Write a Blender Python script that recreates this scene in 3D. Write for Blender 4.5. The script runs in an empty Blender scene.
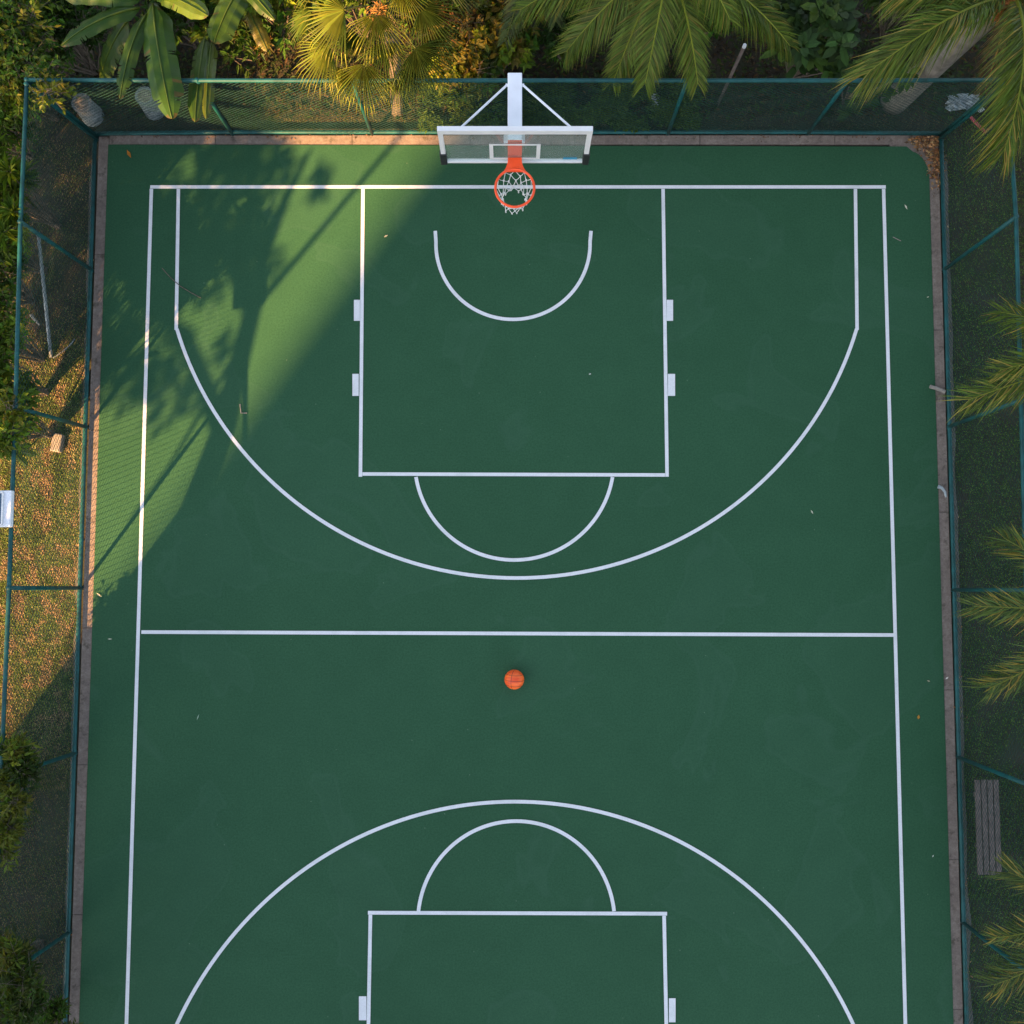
import bpy, bmesh, math, random
from mathutils import Vector, Matrix, noise
R = math.radians
sc = bpy.context.scene
# ------------------------------------------------------------------ camera
H, F = 15.0, 1020.0
TH = math.atan(76.0/F)
cd = bpy.data.cameras.new('camera'); cam = bpy.data.objects.new('camera', cd)
sc.collection.objects.link(cam); sc.camera = cam
cam.location = (0, 0, H); cam.rotation_euler = (TH, 0, 0)
cd.sensor_width = 36; cd.lens = 36*F/1024; cd.clip_start = .1; cd.clip_end = 2000
CF = Vector((0, math.sin(TH), -math.cos(TH))); CU = Vector((0, math.cos(TH), math.sin(TH)))
def at(px, py, z=0.0):
    d = CF*F + Vector((1, 0, 0))*(px-512) + CU*(512-py)
    return Vector((0, 0, H)) + d*((z-H)/d.z)
# ------------------------------------------------------------------ light
ELEV = R(30)
e0, e1 = at(438, 150), at(92, 628)             # the straight edge of the sunlit band on the court
SD = (e0-e1); SD.z = 0; SD.normalize()         # direction in which shadows fall
AZ = math.atan2(-SD.x, -SD.y)                  # compass angle of the sun, from +Y towards +X
TOSUN = Vector((-SD.x*math.cos(ELEV), -SD.y*math.cos(ELEV), math.sin(ELEV)))
w = bpy.data.worlds.new('World'); sc.world = w; w.use_nodes = True
nt = w.node_tree; bg = nt.nodes['Background']
sky = nt.nodes.new('ShaderNodeTexSky'); sky.sky_type = 'NISHITA'; sky.sun_disc = False
sky.sun_elevation = ELEV; sky.sun_rotation = AZ; sky.air_density = 1.0; sky.dust_density = 1.2
hs = nt.nodes.new('ShaderNodeHueSaturation'); hs.inputs['Saturation'].default_value = .62     # thin evening haze: a paler sky
nt.links.new(sky.outputs[0], hs.inputs['Color']); nt.links.new(hs.outputs[0], bg.inputs[0]); bg.inputs[1].default_value = .082
ld = bpy.data.lights.new('sun', 'SUN'); sun = bpy.data.objects.new('sun', ld); sc.collection.objects.link(sun)
ld.energy = 5.0; ld.angle = R(.5); ld.color = (1.0, .525, .19)
sun.rotation_euler = TOSUN.to_track_quat('Z', 'Y').to_euler()
sc.view_settings.view_transform = 'Standard'; sc.view_settings.look = 'None'
sc.view_settings.exposure = 2.55; sc.view_settings.gamma = 1
# ------------------------------------------------------------------ helpers
class MB:
    def __init__(s): s.v = []; s.f = []; s.c = []
    def face(s, pts, col=(1, 1, 1)):
        n = len(s.v); s.v += [tuple(p) for p in pts]; s.f.append(tuple(range(n, n+len(pts)))); s.c.append(col)
    def box(s, c, ax, ay, az, col=(1, 1, 1)):
        c = Vector(c); P = []
        for k in (-1, 1):
            for j in (-1, 1):
                for i in (-1, 1): P.append(c+ax*i+ay*j+az*k)
        n = len(s.v); s.v += [tuple(p) for p in P]
        for q in ((0, 2, 3, 1), (4, 5, 7, 6), (0, 1, 5, 4), (2, 6, 7, 3), (0, 4, 6, 2), (1, 3, 7, 5)):
            s.f.append(tuple(n+i for i in q)); s.c.append(col)
    def abox(s, x0, x1, y0, y1, z0, z1, col=(1, 1, 1)):
        s.box(((x0+x1)/2, (y0+y1)/2, (z0+z1)/2), Vector(((x1-x0)/2, 0, 0)), Vector((0, (y1-y0)/2, 0)), Vector((0, 0, (z1-z0)/2)), col)
    def tube(s, pts, r, seg=8, col=(1, 1, 1), cap=True, closed=False):
        pts = [Vector(p) for p in pts]; m = len(pts)
        rr = r if isinstance(r, (list, tuple)) else [r]*m
        n0 = len(s.v); up = None
        for i, p in enumerate(pts):
            if closed: t = (pts[(i+1) % m]-pts[i-1])
            else: t = pts[min(i+1, m-1)]-pts[max(i-1, 0)]
            if t.length < 1e-9: t = Vector((0, 0, 1))
            t.normalize()
            if up is None: up = Vector((0, 0, 1)) if abs(t.z) < .9 else Vector((1, 0, 0))
            a = t.cross(up)
            if a.length < 1e-6: a = t.cross(Vector((1, 0, 0)))
            a.normalize(); b = a.cross(t).normalized(); up = b
            for k in range(seg):
                q = 2*math.pi*k/seg; s.v.append(tuple(p+a*(math.cos(q)*rr[i])+b*(math.sin(q)*rr[i])))
        for i in range(m if closed else m-1):
            j = (i+1) % m
            for k in range(seg):
                l = (k+1) % seg
                s.f.append((n0+i*seg+k, n0+i*seg+l, n0+j*seg+l, n0+j*seg+k)); s.c.append(col)
        if cap and not closed:
            s.f.append(tuple(n0+k for k in range(seg))[::-1]); s.c.append(col)
            s.f.append(tuple(n0+(m-1)*seg+k for k in range(seg))); s.c.append(col)
    def build(s, name, mat, parent=None, smooth=False, bevel=0):
        me = bpy.data.meshes.new(name); me.from_pydata(s.v, [], s.f)
        ca = me.color_attributes.new('col', 'FLOAT_COLOR', 'CORNER')
        buf = []
        for f, c in zip(s.f, s.c): buf += [c[0], c[1], c[2], 1.0]*len(f)
        ca.data.foreach_set('color', buf)
        me.materials.append(mat)
        if smooth: me.shade_smooth()
        o = bpy.data.objects.new(name, me); sc.collection.objects.link(o)
        if parent is not None:
            o.parent = parent; o.matrix_parent_inverse = parent.matrix_world.inverted() if False else Matrix.Translation(-parent.location)
        if bevel:
            b = o.modifiers.new('bevel', 'BEVEL'); b.width = bevel; b.segments = 2; b.limit_method = 'ANGLE'
        return o
def tag(o, label=None, cat=None, group=None, kind=None):
    if label: o['label'] = label
    if cat: o['category'] = cat
    if group: o['group'] = group
    if kind: o['kind'] = kind
    return o
def empty(name, loc, label, cat, group=None):
    o = bpy.data.objects.new(name, None); sc.collection.objects.link(o); o.location = loc; o.empty_display_size = .2
    return tag(o, label, cat, group)
def N(m, t, **kw):
    n = m.node_tree.nodes.new(t)
    for k, v in kw.items(): setattr(n, k, v)
    return n
def newmat(name):
    m = bpy.data.materials.new(name); m.use_nodes = True
    return m, m.node_tree.nodes['Principled BSDF'], m.node_tree.links
def ramp(m, fac, stops):
    r = N(m, 'ShaderNodeValToRGB'); el = r.color_ramp.elements
    while len(el) < len(stops): el.new(.5)
    for e, (p, c) in zip(el, stops): e.position = p; e.color = (*c, 1) if len(c) == 3 else c
    m.node_tree.links.new(fac, r.inputs[0]); return r.outputs[0]
def tex(m, scale, detail=4, rough=.55, co=None, dist=0):
    n = N(m, 'ShaderNodeTexNoise'); n.inputs['Scale'].default_value = scale; n.inputs['Detail'].default_value = detail
    n.inputs['Roughness'].default_value = rough; n.inputs['Distortion'].default_value = dist
    if co is None: co = geo(m)
    m.node_tree.links.new(co, n.inputs['Vector']); return n.outputs['Fac']
def geo(m): return N(m, 'ShaderNodeNewGeometry').outputs['Position']
def mix(m, fac, a, b, mode='MIX'):
    n = N(m, 'ShaderNodeMix', data_type='RGBA', blend_type=mode); L = m.node_tree.links
    for s, v in ((n.inputs[0], fac), (n.inputs[6], a), (n.inputs[7], b)):
        if isinstance(v, (int, float)): s.default_value = v
        elif isinstance(v, tuple): s.default_value = (*v, 1)
        else: L.new(v, s)
    return n.outputs[2]
def bump(m, p, h, strength, dist):
    b = N(m, 'ShaderNodeBump'); b.inputs['Strength'].default_value = strength; b.inputs['Distance'].default_value = dist
    m.node_tree.links.new(h, b.inputs['Height']); m.node_tree.links.new(b.outputs[0], p.inputs['Normal'])
def plain(name, col, rough=.5, metal=0, vary=.15, scale=12, bumps=.0, spec=.5):
    m, p, L = newmat(name)
    n = tex(m, scale, 5)
    a = tuple(c*(1-vary) for c in col); b = tuple(min(1, c*(1+vary)) for c in col)
    L.new(ramp(m, n, [(.3, a), (.7, b)]), p.inputs['Base Color'])
    p.inputs['Roughness'].default_value = rough; p.inputs['Metallic'].default_value = metal
    p.inputs['Specular IOR Level'].default_value = spec
    if bumps: bump(m, p, tex(m, scale*6, 4), bumps, .01)
    return m
def leafmat(name, trans=.35, rough=.5, spec=.35):
    m, p, L = newmat(name)
    at_ = N(m, 'ShaderNodeVertexColor'); at_.layer_name = 'col'
    v = tex(m, 9, 3); col = mix(m, v, at_.outputs[0], mix(m, .75, (0, 0, 0), at_.outputs[0]))
    L.new(col, p.inputs['Base Color']); p.inputs['Roughness'].default_value = rough
    p.inputs['Specular IOR Level'].default_value = spec
    tr = N(m, 'ShaderNodeBsdfTranslucent')
    L.new(mix(m, 1.0, col, (1.3, 1.25, .5), 'MULTIPLY'), tr.inputs[0])
    ms = N(m, 'ShaderNodeMixShader'); ms.inputs[0].default_value = trans
    L.new(p.outputs[0], ms.inputs[1]); L.new(tr.outputs[0], ms.inputs[2])
    L.new(ms.outputs[0], m.node_tree.nodes['Material Output'].inputs[0]); return m
# ------------------------------------------------------------------ materials
def court_mat():
    m, p, L = newmat('court_paint'); g = geo(m)
    big = tex(m, .35, 4, .6, g); mid = tex(m, 2.5, 5, .6, g); fine = tex(m, 90, 3, .7, g); vf = tex(m, 28, 4, .6, g)
    c = ramp(m, big, [(.32, (.0235, .076, .035)), (.68, (.0295, .092, .044))])
    c = mix(m, .35, c, ramp(m, mid, [(.35, (.0225, .073, .034)), (.65, (.0315, .096, .046))]))
    c = mix(m, ramp(m, fine, [(.3, (0,)*3), (.8, (.35,)*3)]), c, (.045, .125, .068))
    c = mix(m, ramp(m, tex(m, 38, 2, .9, g), [(.35, (.55,)*3), (.62, (0,)*3)]), c, (.012, .050, .024))
    c = mix(m, ramp(m, vf, [(.55, (0,)*3), (.8, (.3,)*3)]), c, (.016, .052, .027))
    # dried puddle marks: thin irregular rims and slightly dusty insides
    pn = tex(m, .55, 3, .5, g, .6); rim_ = ramp(m, pn, [(.56, (0,)*3), (.575, (.30,)*3), (.59, (.10,)*3), (.75, (.16,)*3)])
    c = mix(m, rim_, c, (.040, .100, .060))
    dn = tex(m, 1.3, 7, .8, g); c = mix(m, ramp(m, dn, [(.58, (0,)*3), (.75, (.35,)*3)]), c, (.016, .052, .026))
    # sparse pale specks of dust and grit
    vo = N(m, 'ShaderNodeTexVoronoi'); vo.inputs['Scale'].default_value = 3.2; L.new(g, vo.inputs['Vector'])
    sp = ramp(m, vo.outputs['Distance'], [(.0, (.75,)*3), (.035, (0,)*3)])
    c = mix(m, sp, c, (.16, .22, .16))
    # fine scratches and scuffs
    mp = N(m, 'ShaderNodeMapping'); L.new(g, mp.inputs[0]); mp.inputs['Rotation'].default_value = (0, 0, .8); mp.inputs['Scale'].default_value = (1, 14, 1)
    sn = tex(m, 1.1, 6, .75, mp.outputs[0]); sc_ = ramp(m, sn, [(.66, (0,)*3), (.8, (.22,)*3)])
    c = mix(m, sc_, c, (.07, .17, .12))
    L.new(c, p.inputs['Base Color']); p.inputs['Roughness'].default_value = .55; p.inputs['Specular IOR Level'].default_value = .09
    bump(m, p, fine, .35, .002); return m
def line_mat():
    m, p, L = newmat('line_paint'); g = geo(m)
    f = tex(m, 70, 4, .7, g); b = tex(m, 2.2, 5, .65, g)
    c = ramp(m, f, [(.25, (.54, .55, .56)), (.6, (.66, .67, .68))])
    c = mix(m, ramp(m, b, [(.5, (0,)*3), (.75, (.45,)*3)]), c, (.36, .42, .39))
    wr = tex(m, 26, 6, .8, g); c = mix(m, ramp(m, wr, [(.66, (0,)*3), (.72, (.7,)*3)]), c, (.06, .14, .08))
    L.new(c, p.inputs['Base Color']); p.inputs['Roughness'].default_value = .6; bump(m, p, f, .3, .002); return m
def concrete_mat(name, a, b):
    m, p, L = newmat(name); g = geo(m)
    n1 = tex(m, 2.2, 6, .7, g); n2 = tex(m, 45, 4, .7, g)
    c = ramp(m, n1, [(.3, a), (.7, b)])
    c = mix(m, ramp(m, n2, [(.35, (0,)*3), (.75, (.5,)*3)]), c, tuple(x*.45 for x in a))
    c = mix(m, ramp(m, tex(m, 14, 6, .8, g), [(.4, (.6,)*3), (.6, (0,)*3)]), c, (.11, .085, .07))
    moss = tex(m, 5.5, 6, .75, g)
    c = mix(m, ramp(m, moss, [(.54, (0,)*3), (.66, (.8,)*3)]), c, (.055, .045, .028))
    L.new(c, p.inputs['Base Color']); p.inputs['Roughness'].default_value = .9; bump(m, p, n2, .6, .01); return m
def ground_mat():
    m, p, L = newmat('soil'); g = geo(m)
    n1 = tex(m, .9, 6, .65, g); n2 = tex(m, 22, 5, .7, g); n3 = tex(m, 3.3, 5, .7, g)
    c = ramp(m, n1, [(.35, (.020, .015, .010)), (.65, (.048, .034, .020))])
    c = mix(m, ramp(m, n3, [(.42, (0,)*3), (.6, (.8,)*3)]), c, (.020, .034, .010))
    c = mix(m, ramp(m, n2, [(.35, (.55,)*3), (.65, (0,)*3)]), c, (.020, .018, .010))
    L.new(c, p.inputs['Base Color']); p.inputs['Roughness'].default_value = .95; bump(m, p, n2, .9, .03); return m
M = {}
M['court'] = court_mat(); M['line'] = line_mat()
M['curb'] = concrete_mat('curb_concrete', (.165, .13, .108), (.29, .24, .20))
M['strip'] = concrete_mat('gravel', (.08, .085, .07), (.16, .155, .14))
M['soil'] = ground_mat()
M['teal'] = plain('teal_vinyl', (.005, .060, .060), .5, 0, .35, 7, 0, .3)
M['wire'] = plain('green_wire', (.011, .042, .036), .7, 0, .2, 5, 0, .15)
M['whitepaint'] = plain('white_powder_coat', (.66, .68, .72), .4, 0, .06, 6)
M['frame'] = plain('board_frame_paint', (.62, .62, .62), .4, 0, .06, 6)
M['orange'] = plain('orange_enamel', (.80, .075, .012), .38, 0, .08, 9)
M['pad'] = plain('black_rubber', (.012, .014, .014), .6)
M['net'] = plain('net_cord', (.62, .62, .60), .8, 0, .15, 30)
M['leaf'] = leafmat('foliage', .35, .55, .2); M['frond'] = leafmat('palm_frond', .3, .5, .22); M['ban'] = leafmat('banana_leaf', .35, .42, .3)
M['grass'] = leafmat('grass_blade', .2, .7, .15); M['litter'] = leafmat('dry_leaf', .1, .7, .2)
M['bark'] = plain('bark', (.115, .092, .070), .9, 0, .35, 14, .8)
M['palmbark'] = plain('palm_bark', (.17, .15, .125), .9, 0, .3, 10, .8)
M['stump'] = plain('pale_stump', (.21, .235, .24), .85, 0, .35, 14, .6)
M['wood'] = plain('weathered_wood', (.105, .082, .072), .85, 0, .3, 9, .2)
M['greymetal'] = plain('grey_metal', (.20, .23, .24), .5, .4, .2, 10)
M['stone'] = plain('stone', (.22, .20, .17), .9, 0, .25, 12, .6)
M['cloth'] = plain('pale_cloth', (.26, .30, .31), .9, 0, .25, 10)
M['red'] = plain('red_plastic', (.36, .06, .07), .5)
M['bluelabel'] = plain('blue_sticker', (.03, .25, .42), .5)
M['render'] = plain('wall_render', (.45, .42, .37), .9, 0, .1, .5)
M['window'] = plain('window_glass', (.03, .04, .05), .15)
M['lampglass'] = plain('lamp_glass', (.05, .10, .15), .12)
def glass():
    m, p, L = newmat('board_glass'); m.node_tree.nodes.remove(p)
    t = N(m, 'ShaderNodeBsdfTransparent'); t.inputs[0].default_value = (.93, .97, .95, 1)
    gl = N(m, 'ShaderNodeBsdfGlossy'); gl.inputs[1].default_value = .06
    df = N(m, 'ShaderNodeBsdfDiffuse'); df.inputs[0].default_value = (.55, .6, .58, 1)
    lw = N(m, 'ShaderNodeValue'); lw.outputs[0].default_value = .09
    a = N(m, 'ShaderNodeMixShader'); L.new(lw.outputs[0], a.inputs[0]); L.new(t.outputs[0], a.inputs[1]); L.new(gl.outputs[0], a.inputs[2])
    b = N(m, 'ShaderNodeMixShader'); n = tex(m, 7, 5); L.new(ramp(m, n, [(.3, (.07,)*3), (.8, (.15,)*3)]), b.inputs[0])
    L.new(a.outputs[0], b.inputs[1]); L.new(df.outputs[0], b.inputs[2])
    L.new(b.outputs[0], m.node_tree.nodes['Material Output'].inputs[0]); return m
M['glass'] = glass()
def ball_mat():
    m, p, L = newmat('ball_leather')
    tc = N(m, 'ShaderNodeTexCoord').outputs['Object']
    n = tex(m, 25, 3, .5, tc)
    mp = N(m, 'ShaderNodeMapping'); L.new(tc, mp.inputs[0]); mp.inputs['Scale'].default_value = (3, 26, 10)
    st = tex(m, 1.0, 3, .6, mp.outputs[0])
    c = ramp(m, st, [(.35, (.74, .065, .008)), (.62, (.95, .155, .018))])
    L.new(c, p.inputs['Base Color']); p.inputs['Roughness'].default_value = .5; bump(m, p, tex(m, 160, 2, .5, tc), .4, .002); return m
M['ball'] = ball_mat()
# ------------------------------------------------------------------ ground, curb, court
def poly(name, pts, z, mat, thick=0):
    bm = bmesh.new(); vs = [bm.verts.new((p.x, p.y, z)) for p in pts]; f = bm.faces.new(vs)
    if f.normal.z < 0: f.normal_flip()
    bmesh.ops.triangulate(bm, faces=[f])
    if thick:
        r = bmesh.ops.extrude_face_region(bm, geom=bm.faces[:])
        bmesh.ops.translate(bm, verts=[v for v in r['geom'] if isinstance(v, bmesh.types.BMVert)], vec=(0, 0, -thick))
        bmesh.ops.recalc_face_normals(bm, faces=bm.faces[:])
    me = bpy.data.meshes.new(name); bm.to_mesh(me); bm.free(); me.materials.append(mat)
    o = bpy.data.objects.new(name, me); sc.collection.objects.link(o); tag(o, kind='structure'); return o
g = MB(); gn = 60; S = 400
g.face([(-S, -S, -.06), (S, -S, -.06), (S, S, -.06), (-S, S, -.06)]); tag(g.build('ground', M['soil']), kind='structure')
BOT = 1150
TL, TR_ = (107.5, 144.5), (928, 144.5)
def LX(y): return 106.8+(79-106.8)*(y-200)/(1024-200)+.0          # left edge of the green paint
def RX(y): return 930+(953.6-930)*(y-200)/(1024-200)
corner = [at(RX(175), 175)]
for k in range(1, 8):
    q = math.pi/2*k/8; corner.append(at(RX(160)-20+20*math.cos(q), 175-26*math.sin(q)+2))
corner.append(at(RX(150)-22, 146.5))
court_pts = [at(LX(BOT), BOT), at(RX(BOT), BOT)]+corner+[at(LX(144.5)-.5, 144.5)]
poly('court_surface', court_pts, 0, M['court'], .05)
def L0(y): return LX(y)-10.3
def R0(y): return RX(y)+9.8
# concrete curb: slabs with joints, one U-shaped strip just above the paint's base level
cb = MB(); rng = random.Random(4)
def slab(a, b, c, d, z1, dz=.08):
    cb.face([(p.x, p.y, z1) for p in (a, b, c, d)])
    for p, q in ((a, b), (b, c), (c, d), (d, a)): cb.face([(p.x, p.y, z1-dz), (q.x, q.y, z1-dz), (q.x, q.y, z1), (p.x, p.y, z1)])
ys = [136, 254, 430, 628, 765, 915, 1060, BOT]
for a, b in zip(ys, ys[1:]):
    slab(at(L0(a), a+.25), at(LX(a)-.3, a+.25), at(LX(b)-.3, b-.3), at(L0(b), b-.3), -.008+rng.uniform(-.004, .004))
ys = [136, 330, 512, 690, 860, 1010, BOT]
for a, b in zip(ys, ys[1:]):
    slab(at(RX(a)+.3, a+.25), at(R0(a), a+.25), at(R0(b), b-.3), at(RX(b)+.3, b-.3), -.008+rng.uniform(-.004, .004))
xs = [LX(140), 215, 352, 470, 575, 700, 835, RX(140)]
for a, b in zip(xs, xs[1:]):
    slab(at(a+.3, 135.2), at(b-.3, 135.2), at(b-.3, 144.2), at(a+.3, 144.2), -.008+rng.uniform(-.004, .004))
slab(at(890, 144.3), at(937, 144.3), at(937, 182), at(890, 182), -.011)
tag(cb.build('curb', M['curb']), kind='structure')
st = MB()
for x0, x1, y0, y1 in ((946, 953, 170, None), (94, 91, 140, None)):
    pts0 = []; pts1 = []
    for k in range(40):
        y = 160+k*(BOT-160)/39
        if x0 > 500: a = R0(y)+3; b = a+7+2.0*noise.noise(Vector((y*.02, 1, 0)))*2
        else: a = L0(y)-4; b = a-4.5+2.0*noise.noise(Vector((y*.03, 5, 0)))*2
        pts0.append(at(a, y)); pts1.append(at(b, y))
    for k in range(39):
        q = [pts0[k], pts1[k], pts1[k+1], pts0[k+1]]; st.face([(p.x, p.y, -.045) for p in q])
tag(st.build('gravel_strip', M['strip']), kind='structure')
# painted lines
ln = MB(); LW = .052; ZL = .004
def ribbon(pts, wd=LW):
    global ZL
    ZL += .0003
    n = len(pts)
    Lp, Rp = [], []
    for i, p in enumerate(pts):
        t = (pts[min(i+1, n-1)]-pts[max(i-1, 0)]); t.z = 0; t.normalize(); s = Vector((-t.y, t.x, 0))*wd/2
        Lp.append(p+s); Rp.append(p-s)
    for i in range(n-1): ln.face([(q.x, q.y, ZL) for q in (Lp[i], Rp[i], Rp[i+1], Lp[i+1])])
def seg(a, b, e0=0., e1=0.):
    a, b = at(*a), at(*b); t = (b-a).normalized(); ribbon([a-t*e0, b+t*e1])
def circ3(a, b, c):
    ax, ay, bx, by, cx, cy = a.x, a.y, b.x, b.y, c.x, c.y
    d = 2*(ax*(by-cy)+bx*(cy-ay)+cx*(ay-by))
    ux = ((ax*ax+ay*ay)*(by-cy)+(bx*bx+by*by)*(cy-ay)+(cx*cx+cy*cy)*(ay-by))/d
    uy = ((ax*ax+ay*ay)*(cx-bx)+(bx*bx+by*by)*(ax-cx)+(cx*cx+cy*cy)*(bx-ax))/d
    return Vector((ux, uy, 0)), math.hypot(ax-ux, ay-uy)
def arc(a, b, c, ext=0, n=96, w_=LW):
    a, b, c = at(*a), at(*b), at(*c); o, r = circ3(a, b, c)
    A = [math.atan2(p.y-o.y, p.x-o.x) for p in (a, b, c)]
    while A[1]-A[0] > math.pi: A[1] -= 2*math.pi
    while A[1]-A[0] < -math.pi: A[1] += 2*math.pi
    while A[2]-A[1] > math.pi: A[2] -= 2*math.pi
    while A[2]-A[1] < -math.pi: A[2] += 2*math.pi
    s = 1 if A[2] > A[0] else -1; a0, a1 = A[0]-s*ext, A[2]+s*ext
    P = [o+Vector((math.cos(a0+(a1-a0)*k/n), math.sin(a0+(a1-a0)*k/n), 0))*r for k in range(n+1)]
    ribbon(P, w_); return P
h = LW/2
seg((152, 187), (884, 187), h, h)                                   # baseline
seg((151.5, 189), (124, 1110)); seg((883.5, 189), (907.5, 1110))     # sidelines
seg((141.5, 632), (893.5, 635))                                       # half line
seg((178.5, 189), (176.3, 330)); seg((855.3, 189), (857, 330))
arc((177, 329), (517, 578), (856.5, 329))
seg((363, 189), (360.5, 475), 0, h); seg((663, 189), (667, 475), 0, h); seg((362.5, 474), (665, 475), 0, 0)
_rb = ribbon; ribbon = lambda p, w_=0: None
P = arc((436, 242), (514, 319.5), (590, 242), 0, 64); ribbon = _rb; ribbon([at(435.3, 231)]+P+[at(591, 231)])
arc((416, 477), (515, 560), (612.5, 477), 0, 64)
arc((418.5, 911), (516, 821), (614, 911), 0, 64)
P = arc((177, 1024), (516, 801.5), (853, 1024), .10)
for q in (P[0], P[-1]): ribbon([q, q+Vector((0, -1.4, 0))])
seg((368, 912.5), (667, 913.5)); seg((370.5, 914.5), (367, 1110), 0, 0); seg((664, 915.5), (668, 1110))
def block(x0, x1, y0, y1):
    a, b, c, d = at(x0, y0), at(x1, y0), at(x1, y1), at(x0, y1); ln.face([(p.x, p.y, ZL) for p in (a, d, c, b)])
for b_ in ((354, 360, 300, 321), (352.5, 358.8, 374, 396), (666.6, 673, 300, 321), (667.8, 675, 374, 396), (359, 366.5, 996, 1020), (668.8, 675.5, 998, 1022)): block(*b_)
tag(ln.build('court_lines', M['line']), kind='structure')
# ------------------------------------------------------------------ fences
FH = 2.3
TEAL = M['teal']
def fence(label, posts, mesh_pitch=.06):
    """posts: list of (base point, top point)"""
    r = empty('chain_link_fence', posts[0][0], label, 'fence')
    for a, b in posts:
        m = MB(); m.tube([a-Vector((0, 0, .05)), b+(b-a).normalized()*.03], .028, 10); m.build('post', TEAL, r, True)
    m = MB(); m.tube([b for a, b in posts], .027, 10); m.build('top_rail', TEAL, r, True)
    m = MB(); m.tube([a+Vector((0, 0, .05)) for a, b in posts], .032, 8); m.build('bottom_rail', TEAL, r, True)
    # woven wire: straight diagonals both ways, a few mm apart, clipped between the rails
    a0, b0 = posts[0]; a1, b1 = posts[-1]
    Lh = (a1-a0).length; hh = ((b0-a0).length+(b1-a1).length)/2
    # piecewise bilinear mapping over posts
    cum = [0]
    for (p, q), (p2, q2) in zip(posts, posts[1:]): cum.append(cum[-1]+(p2-p).length)
    def P(s, t):
        s = max(0, min(cum[-1], s))
        for i in range(len(cum)-1):
            if s <= cum[i+1]+1e-9: break
        k = (s-cum[i])/(cum[i+1]-cum[i])
        a = posts[i][0].lerp(posts[i+1][0], k); b = posts[i][1].lerp(posts[i+1][1], k); return a.lerp(b, t)
    nrm = (a1-a0).cross(b0-a0).normalized()
    wm = MB(); Lt = cum[-1]; st_ = mesh_pitch*1.41; s = -hh
    while s < Lt:
        for sg, off in ((1, .002), (-1, -.002)):
            # line s + sg*t*hh ; t from 0..1
            t0, t1 = 0., 1.
            if sg > 0:
                if s < 0: t0 = -s/hh
                if s+hh > Lt: t1 = (Lt-s)/hh
                f = lambda t: s+t*hh
            else:
                if s < 0: t1 = 1.+s/hh
                f = lambda t: s+(1-t)*hh
                if s < 0: t0, t1 = 0., (s+hh)/hh
                if s+hh > Lt: t0 = 1-(Lt-s)/hh
                if s < 0: t0 = 0.
            if t1-t0 < .02: continue
            k0 = .03; t0 = max(t0, k0); t1 = min(t1, .985)
            if t1 <= t0: continue
            n = 4
            pts = []
            for i in range(n+1):
                t = t0+(t1-t0)*i/n; ss = f(t); sag = .012*math.sin(ss*2.1)+.008*math.sin(ss*5.3+t*4)
                pts.append(P(ss, t)+nrm*(off+sag))
            wm.tube(pts, .0028, 3, cap=False)
        s += st_
    wm.build('wire_mesh', M['wire'], r)
    return r
def fx(k, l): return k
lb = []
def leftb(y): return at(L0(y)-2.2, y)
yb = [135, 270, 427, 588, 753, 932, 1115]
lt = [(27, 80), (20.5, 222), (15.5, 407), (9, 588), (1, 778), (-7, 985), (-16, 1190)]
LP = [(leftb(y), at(tx, ty, FH)) for y, (tx, ty) in zip(yb, lt)]
yb = [135, 270, 427, 590, 757, 922, 1105]
rt = [(985+22, 80), (1016, 217), (1021, 400), (1026, 590), (1031, 786), (1036, 980), (1042, 1190)]
RP = [(at(R0(y)+1.8, y), at(tx, ty, FH)) for y, (tx, ty) in zip(yb, rt)]
xb = [232, 372, 520, 668, 808]; xt = [197, 352, 521, 687, 848]
BP = [LP[0]]+[(at(x, 133.5), at(x2, 80.5, FH)) for x, x2 in zip(xb, xt)]+[RP[0]]
e = Vector((.03, 0, 0))
fence('teal chain link fence along the left side of the court beside dry grass', [(p+Vector((0, -.06, 0)), q+Vector((0, -.06, 0))) for p, q in LP[:1]]+LP[1:])
fence('teal chain link fence behind the backboard along the top end of the court', BP)
fence('teal chain link fence along the right side beside the slatted bench', [(p+Vector((0, -.06, 0)), q+Vector((0, -.06, 0))) for p, q in RP[:1]]+RP[1:])
# ------------------------------------------------------------------ hoop
ZB, ZT = 3.0, 3.9
bt0, bt1 = at(437, 128, ZT), at(593, 128, ZT)
BY = bt0.y; BX0, BX1 = bt0.x, bt1.x; CX = (BX0+BX1)/2
mast_base = at(515, 134.5, 0); mast_base.x = CX+.0
root = empty('basketball_hoop', (CX, mast_base.y, 0), 'white framed glass backboard with orange rim on a leaning white mast and arm', 'basketball hoop')
ZA = 3.52                                            # top of the arm
back = at(515, 72.5, ZA)
m = MB(); hw = .084
m.abox(CX-hw, CX+hw, BY+.035, back.y, ZA-.15, ZA); m.build('arm', M['whitepaint'], root, bevel=.008)
m = MB()
a = Vector((CX, mast_base.y, -.02)); b = Vector((CX, back.y-.09, ZA-.152))
ax = Vector((.075, 0, 0)); d = (b-a); q = d.cross(Vector((1, 0, 0))).normalized()*.075
m.box((a+b)/2, ax, q, d/2); m.build('mast', M['whitepaint'], root, bevel=.006)
m = MB(); m.abox(CX-.16, CX+.16, mast_base.y-.14, mast_base.y+.14, .0, .02)
for sx in (-1, 1):
    for sy in (-1, 1): m.tube([(CX+sx*.12, mast_base.y+sy*.11, .02), (CX+sx*.12, mast_base.y+sy*.11, .05)], .014, 6)
m.build('base_plate', M['whitepaint'], root)
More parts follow.
